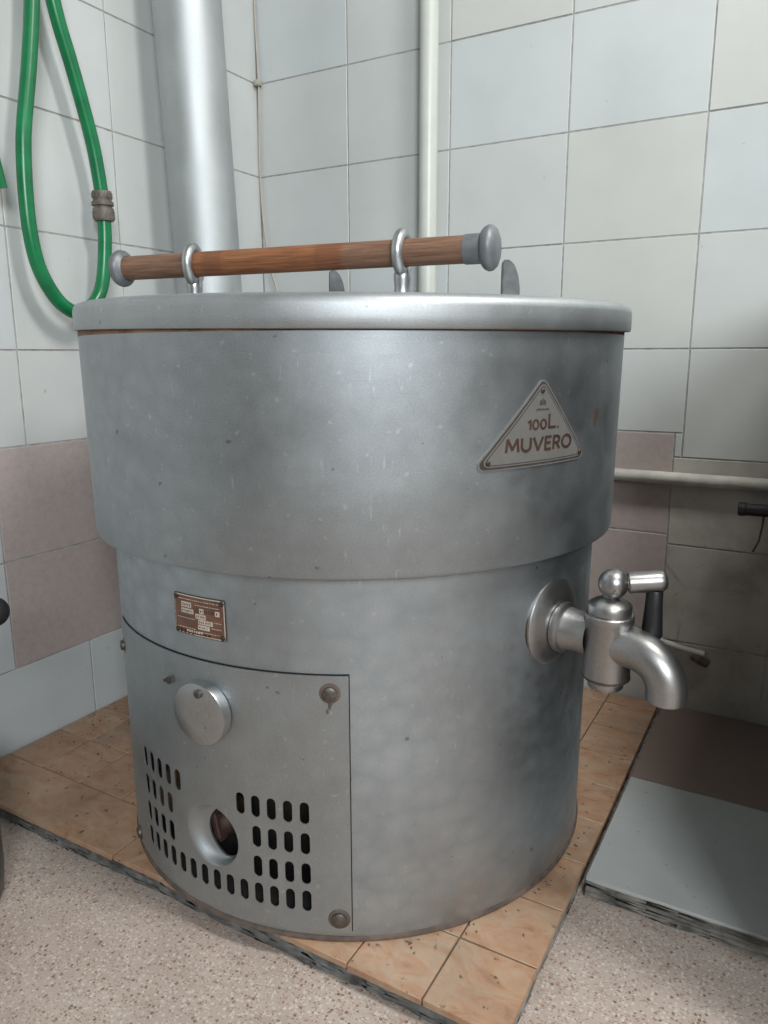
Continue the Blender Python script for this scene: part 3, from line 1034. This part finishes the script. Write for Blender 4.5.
for end in (0, 1):
    bm = bmesh.new()
    M = frame(bd * (BL if end else 0), bd if end else -bd)
    if end: lathe(bm, [(.0172, -.022), (.0178, -.020), (.0178, -.0005), (.021, .0), (.0245, .003), (.0268, .0075), (.0262, .012), (.0225, .0165), (.015, .0195), (0, .0205)], 40, M)
    else: lathe(bm, [(.0172, -.004), (.0185, -.002), (.0225, .0), (.0252, .0035), (.0258, .007), (.0242, .0115), (.019, .0145), (.011, .0160), (0, .0165)], 40, M)
    obj('end_cap', bm, 'pewter', bar, 40)
for k, (x, y) in enumerate(((.4130, -.682), (.7195, -.635))):
    c = Vector((x, y, .8410)) - LB
    s_ = (c - A).dot(bd); c = A + bd * s_
    bm = bmesh.new()
    # closed eye round the bar, on a flared stem
    side = bd.cross(Vector((0, 0, 1))).normalized()
    tw = (-.22, -.02)[k]
    tl_ = bd * math.cos(tw) + side * math.sin(tw)
    e1 = Vector((0, 0, 1)); e2 = e1.cross(tl_).normalized()
    P = [c + (e1 * math.cos(t) + e2 * math.sin(t)) * .0225 for t in [2 * PI * i / 32 for i in range(33)]]
    tube(bm, P, .0072, 14, cap=False)
    bmesh.ops.remove_doubles(bm, verts=bm.verts[:], dist=1e-5)
    r_ = Vector((c.x, c.y)).length; zt = .7833 - .7475 - .003 * (r_ / .34) ** 2
    zs = [c.z - .020, c.z - .026, c.z - .032, c.z - .040, zt + .006, zt, zt - .004]
    tube(bm, [Vector((c.x, c.y, z)) for z in zs], [.0085, .0112, .0110, .0100, .0108, .0135, .0135], 20)
    obj('bar_bracket', bm, 'cast_metal', lid, 45)
# two hinge lugs standing behind the bar
for (x, y, zt) in ((.557, -.528, .834), (.832, -.5395, .8345)):
    c = Vector((x - .005, y - .003, 0)) - Vector((LB.x, LB.y, 0))
    r_ = c.length; z0 = .7833 - .7475 - .003 * (r_ / .34) ** 2 - .002
    h = zt - .7475 - z0
    bm = bmesh.new()
    prof = [(-.0105, 0), (.0135, 0), (.0135, h * .35), (.0110, h * .62), (.0060, h * .86), (.0, h * .97), (-.005, h), (-.009, h * .97), (-.0105, h * .90)]
    ax = Vector((.83, .55, 0)).normalized(); ay = Vector((-ax.y, ax.x, 0))
    top = [[bm.verts.new(c + ax * u + ay * w + Vector((0, 0, z0 + v))) for u, v in prof] for w in (-.004, .004)]
    n = len(prof)
    f1 = bm.faces.new(top[0]); f2 = bm.faces.new(top[1][::-1])
    for i in range(n): bm.faces.new([top[0][(i + 1) % n], top[0][i], top[1][i], top[1][(i + 1) % n]])
    bmesh.ops.recalc_face_normals(bm, faces=bm.faces[:])
    bmesh.ops.bevel(bm, geom=bm.edges[:], offset=.0013, segments=2, affect='EDGES', clamp_overlap=True)
    obj('hinge_lug', bm, 'lug_metal', lid, 40)

# the lid sits a touch proud at the back and left
rv = Vector((.87, .49, 0)).normalized(); bv_ = Vector((-rv.y, rv.x, 0))
lid.rotation_euler = (Matrix.Rotation(1.15 * D2R, 3, rv) @ Matrix.Rotation(.3 * D2R, 3, bv_)).to_euler()
lid.location += rv * .002 + Vector((0, 0, .0105))
# drum and casing both widen very slightly towards the top
bpy.context.view_layer.update()
done = set()


def taper(o):
    if o.type == 'MESH' and o.data.name not in done and o.parent is not tap:
        done.add(o.data.name)
        top = o.name.startswith('upper_drum') or (o.parent and o.parent.name.startswith('nameplate'))
        for v in o.data.vertices:
            z = v.co.z + ZP
            k = 1 + (.030 * (z - .49) if top else .0125 * (z - .20))
            v.co.x *= k; v.co.y *= k
    for c in o.children: taper(c)


taper(kt)

# ------------------------------------------------------------------ flue, wall pipes, cable
fl = [Vector((.118, -.3065, ZP)), Vector((.112, -.3095, .60)), Vector((.106, -.3115, .93)), Vector((.091, -.3180, 1.40)), Vector((.076, -.324, 2.0)), Vector((.068, -.328, RZ))]
b0 = fl[0]
bm = bmesh.new(); tube(bm, [p - b0 for p in fl], .0640, 56)
o = obj('flue_pipe', bm, 'flue_metal', None, 40, b0)
tag(o, 'wide aluminium flue pipe rising behind the kettle beside the green hose', 'flue pipe')

bm = bmesh.new(); tube(bm, [(0, 0, z) for z in (0, .6, 1.2, 1.8, 2.4, RZ - .30)], .0188, 28)
o = obj('water_pipe', bm, 'pipe_paint', None, 40, (.4535, -.0235, .30))
tag(o, 'white painted vertical pipe on the tiled wall behind the kettle', 'pipe')

bm = bmesh.new(); tube(bm, [(x, 0, 0) for x in (0, .3, .6, .9, 1.2)], .0118, 22)
o = obj('water_pipe', bm, 'pipe_dirty', None, 40, (.62, -.014, .4915))
tag(o, 'thin grimy horizontal pipe along the wall right of the kettle', 'pipe')

cb = tag(empty('wall_cable', (.008, -.008, .62)), 'thin pale cable running down the tiled corner of the room', 'cable')
cp = catmull([(.006, -.006, 2.69), (.004, -.004, 2.0), (.004, -.004, 1.5), (.006, -.005, 1.42), (.009, -.006, 1.331), (.006, -.006, 1.23), (.005, -.006, 1.125), (.012, -.006, 1.013), (.031, -.006, .91), (.045, -.006, .86), (.07, -.006, .62)], 6)
bm = bmesh.new(); tube(bm, [Vector(p) - Vector((.008, -.008, .62)) for p in cp], .0022, 10)
obj('sheath', bm, 'cable_white', cb)
bm = bmesh.new(); box(bm, -.006, .008, -.009, .007, 1.331 - .62 - .006, 1.331 - .62 + .006, 0, .0025)
obj('clip', bm, 'cable_white', cb)

# old conduit stub with rusty fitting low on the wall behind the tap
cs = tag(empty('conduit_stub', (.93, -.008, .17)), 'short dirty conduit with rusty end low on the wall behind the tap', 'conduit')
o0 = Vector((.93, -.008, .17))
bm = bmesh.new(); tube(bm, [Vector(p) - o0 for p in catmull([(.86, -.010, .186), (.93, -.010, .176), (.97, -.010, .1645), (1.008, -.010, .1570), (1.052, -.010, .152)], 5)], .0062, 14)
obj('tube', bm, 'pipe_dirty', cs)
bm = bmesh.new(); M = frame(Vector((1.030, -.011, .146)) - o0, (1, 0, -.42))
lathe(bm, [(0, 0), (.007, 0), (.0085, .002), (.0085, .030), (.007, .034), (0, .034)], 12, M)
obj('fitting', bm, 'dark_rust', cs)

# ------------------------------------------------------------------ green hose
hs = tag(empty('garden_hose', (.045, -.577, .79)), 'green garden hose hanging in a long loop on the left tiled wall', 'hose')
h0 = Vector((.045, -.577, .79))
HP = [(.045, -.7090, .9790), (.045, -.7200, 1.035), (.046, -.7520, 1.16), (.048, -.775, 1.32), (.05, -.765, 1.50), (.055, -.70, 1.62), (.055, -.645, 1.60), (.050, -.6170, 1.45),
      (.045, -.6110, 1.36), (.045, -.6190, 1.2750), (.045, -.6340, 1.1825), (.045, -.6530, 1.0895), (.045, -.6595, 1.0437), (.045, -.6630, .9832), (.045, -.6620, .9225), (.045, -.6525, .869), (.045, -.6310, .8275), (.045, -.6055, .8035),
      (.045, -.5774, .7970), (.045, -.5431, .8163), (.045, -.5215, .856), (.045, -.5101, .9263), (.045, -.5088, .9843), (.045, -.5106, 1.0109), (.045, -.5193, 1.0752), (.045, -.5341, 1.1359), (.045, -.5549, 1.2077), (.045, -.5724, 1.262),
      (.046, -.5860, 1.32), (.050, -.610, 1.43), (.060, -.65, 1.57), (.070, -.70, 1.645), (.075, -.76, 1.60)]
hp = [p - h0 for p in catmull(HP, 7)]
bm = bmesh.new(); tube(bm, hp, .0120, 20)
obj('tube', bm, 'hose_green', hs, 50)
bm = bmesh.new()
c = Vector((.045, -.5090, .983)) - h0; dr = Vector((0, .03, -1)).normalized()
lathe(bm, [(.0140, -.026), (.0165, -.0255), (.0172, -.023), (.0172, -.0135), (.0160, -.012), (.0160, -.0095), (.0185, -.008), (.0190, -.006), (.0190, -.0015), (.0155, 0), (.0155, .0015), (.0180, .003), (.0180, .0065), (.0190, .008), (.0178, .022), (.0165, .0245), (.0140, .025)], 28, frame(c, dr))
for i in range(16):
    t = 2 * PI * i / 16; M = frame(c, dr)
    for z0, z1, r in ((-.0225, -.0140, .0172), (.009, .021, .0182)):
        bmesh.ops.create_cube(bm, size=1, matrix=M @ Matrix.Rotation(t, 4, 'Z') @ Matrix.Translation((r, 0, (z0 + z1) / 2)) @ Matrix.Diagonal((.0016, .003, z1 - z0, 1)))
obj('coupling', bm, 'coupling_brown', hs, 40)
hk = tag(empty('wall_hook', (0, -.68, 1.60)), 'steel hook on the left wall carrying the green hose', 'hook')
bm = bmesh.new(); tube(bm, catmull([(.0, 0, .0), (.03, 0, -.004), (.075, 0, -.008), (.105, 0, .0), (.112, 0, .03)], 6), .005, 12)
obj('prong', bm, 'dull_metal', hk)
bm = bmesh.new(); box(bm, .0005, .006, -.02, .02, -.03, .03, 0, .002)
obj('mount_plate', bm, 'dull_metal', hk)

# ------------------------------------------------------------------ neighbours cut by the frame
# unit on the right: just out of the picture, shading the slab; its black pipe end reaches in
ST = empty('steel_counter', (1.65, -.30, ZP))
tag(ST, 'dark steel counter on the tiled slab just beyond the right edge', 'counter')
bm = bmesh.new(); box(bm, -.41, .45, -.42, .27, .06, .80, 0, .006)
obj('body', bm, 'cabinet_steel', ST, 40)
bm = bmesh.new(); box(bm, -.42, .47, -.43, .275, .80, .84, 0, .008)
obj('worktop', bm, 'cabinet_steel', ST, 40)
for sx in (-.36, .41):
    for sy in (-.25, .23):
        bm = bmesh.new(); lathe(bm, [(0, 0), (.02, 0), (.022, .004), (.018, .01), (.018, .06)], 16, Matrix.Translation((sx, sy, 0)))
        obj('foot', bm, 'black_plastic', ST)
bv = tag(empty('drain_pipe', (1.09, -.06, .453)), 'short black pipe end poking in at the right edge below the grimy pipe', 'pipe')
bm = bmesh.new(); lathe(bm, [(0, 0), (.0105, 0), (.0122, .0015), (.0122, .012), (.0108, .0135), (.0108, .162)], 22, frame((0, 0, 0), (1, 0, .01)))
obj('tube', bm, 'black_plastic', bv)
bm = bmesh.new(); tube(bm, [(.042, 0, -.010), (.041, .0, -.03), (.038, .0, -.055), (.03, .0, -.075)], .0018, 8)
obj('drip_wire', bm, 'dark_rust', bv)

# dark canister at the left edge with a knobbed lever
cn = tag(empty('dark_canister', (.240, -1.055, 0)), 'dark rounded canister on the floor cut off by the left edge', 'canister')
bm = bmesh.new()
lathe(bm, [(0, .001), (.07, .001), (.085, .004), (.093, .018), (.096, .05), (.096, .10), (.093, .15), (.080, .185), (.05, .205), (.03, .21), (.03, .235), (0, .235)], 48)
obj('body', bm, 'canister_paint', cn, 40)
bm = bmesh.new(); tube(bm, catmull([(.0, .0, .23), (.0, .01, .32), (.03, .05, .385), (.06, .085, .404)], 6), .006, 12)
obj('lever', bm, 'dull_metal', cn)
bm = bmesh.new(); bmesh.ops.create_uvsphere(bm, u_segments=24, v_segments=16, radius=.0195, matrix=Matrix.Translation((.0687, .0945, .404)))
obj('knob', bm, 'black_plastic', cn)

# ceiling lamp
lp = tag(empty('ceiling_lamp', (2.0, -0.85, RZ)), 'long white ceiling lamp overhead, out of the picture', 'lamp')
bm = bmesh.new(); box(bm, -.47, .47, -.19, .19, -.06, 0, 0, .008)
obj('housing', bm, 'lamp_white', lp)

# crumbs of grit swept into the corner and along the joints of the plinth
bm = bmesh.new(); rg = random.Random(11)
for k in range(190):
    q = rg.random()
    if q < .45: x, y = abs(rg.gauss(.0, .06)) + .01, rg.uniform(-.70, -.42)
    elif q < .62: x, y = rg.gauss(.16, .05), rg.uniform(-.80, -.6)
    elif q < .82:
        a = rg.uniform(-140, 20) * D2R; r = R2 + .006 + abs(rg.gauss(0, .006)); x, y = KX + r * math.cos(a), KY + r * math.sin(a)
    else: x, y = rg.uniform(.78, .96), rg.uniform(-.6, -.03)
    if not (.008 < x < PX - .006 and PY + .006 < y < -.008): continue
    if math.hypot(x - KX, y - KY) < R2 + .005: continue
    s = rg.uniform(.0006, .0014) * (1.9 if rg.random() < .07 else 1)
    bmesh.ops.create_icosphere(bm, subdivisions=1, radius=1, matrix=Matrix.Translation((x, y, ZP + s * .5)) @ Matrix.Rotation(rg.uniform(0, 6), 4, 'Z') @ Matrix.Diagonal((s * rg.uniform(.8, 3.2), s, s * .5, 1)))
o = obj('grit', bm, 'dark_rust', None, 0)
tag(o, 'dark crumbs of grit scattered over the tan tiled plinth', 'grit', kind='stuff')
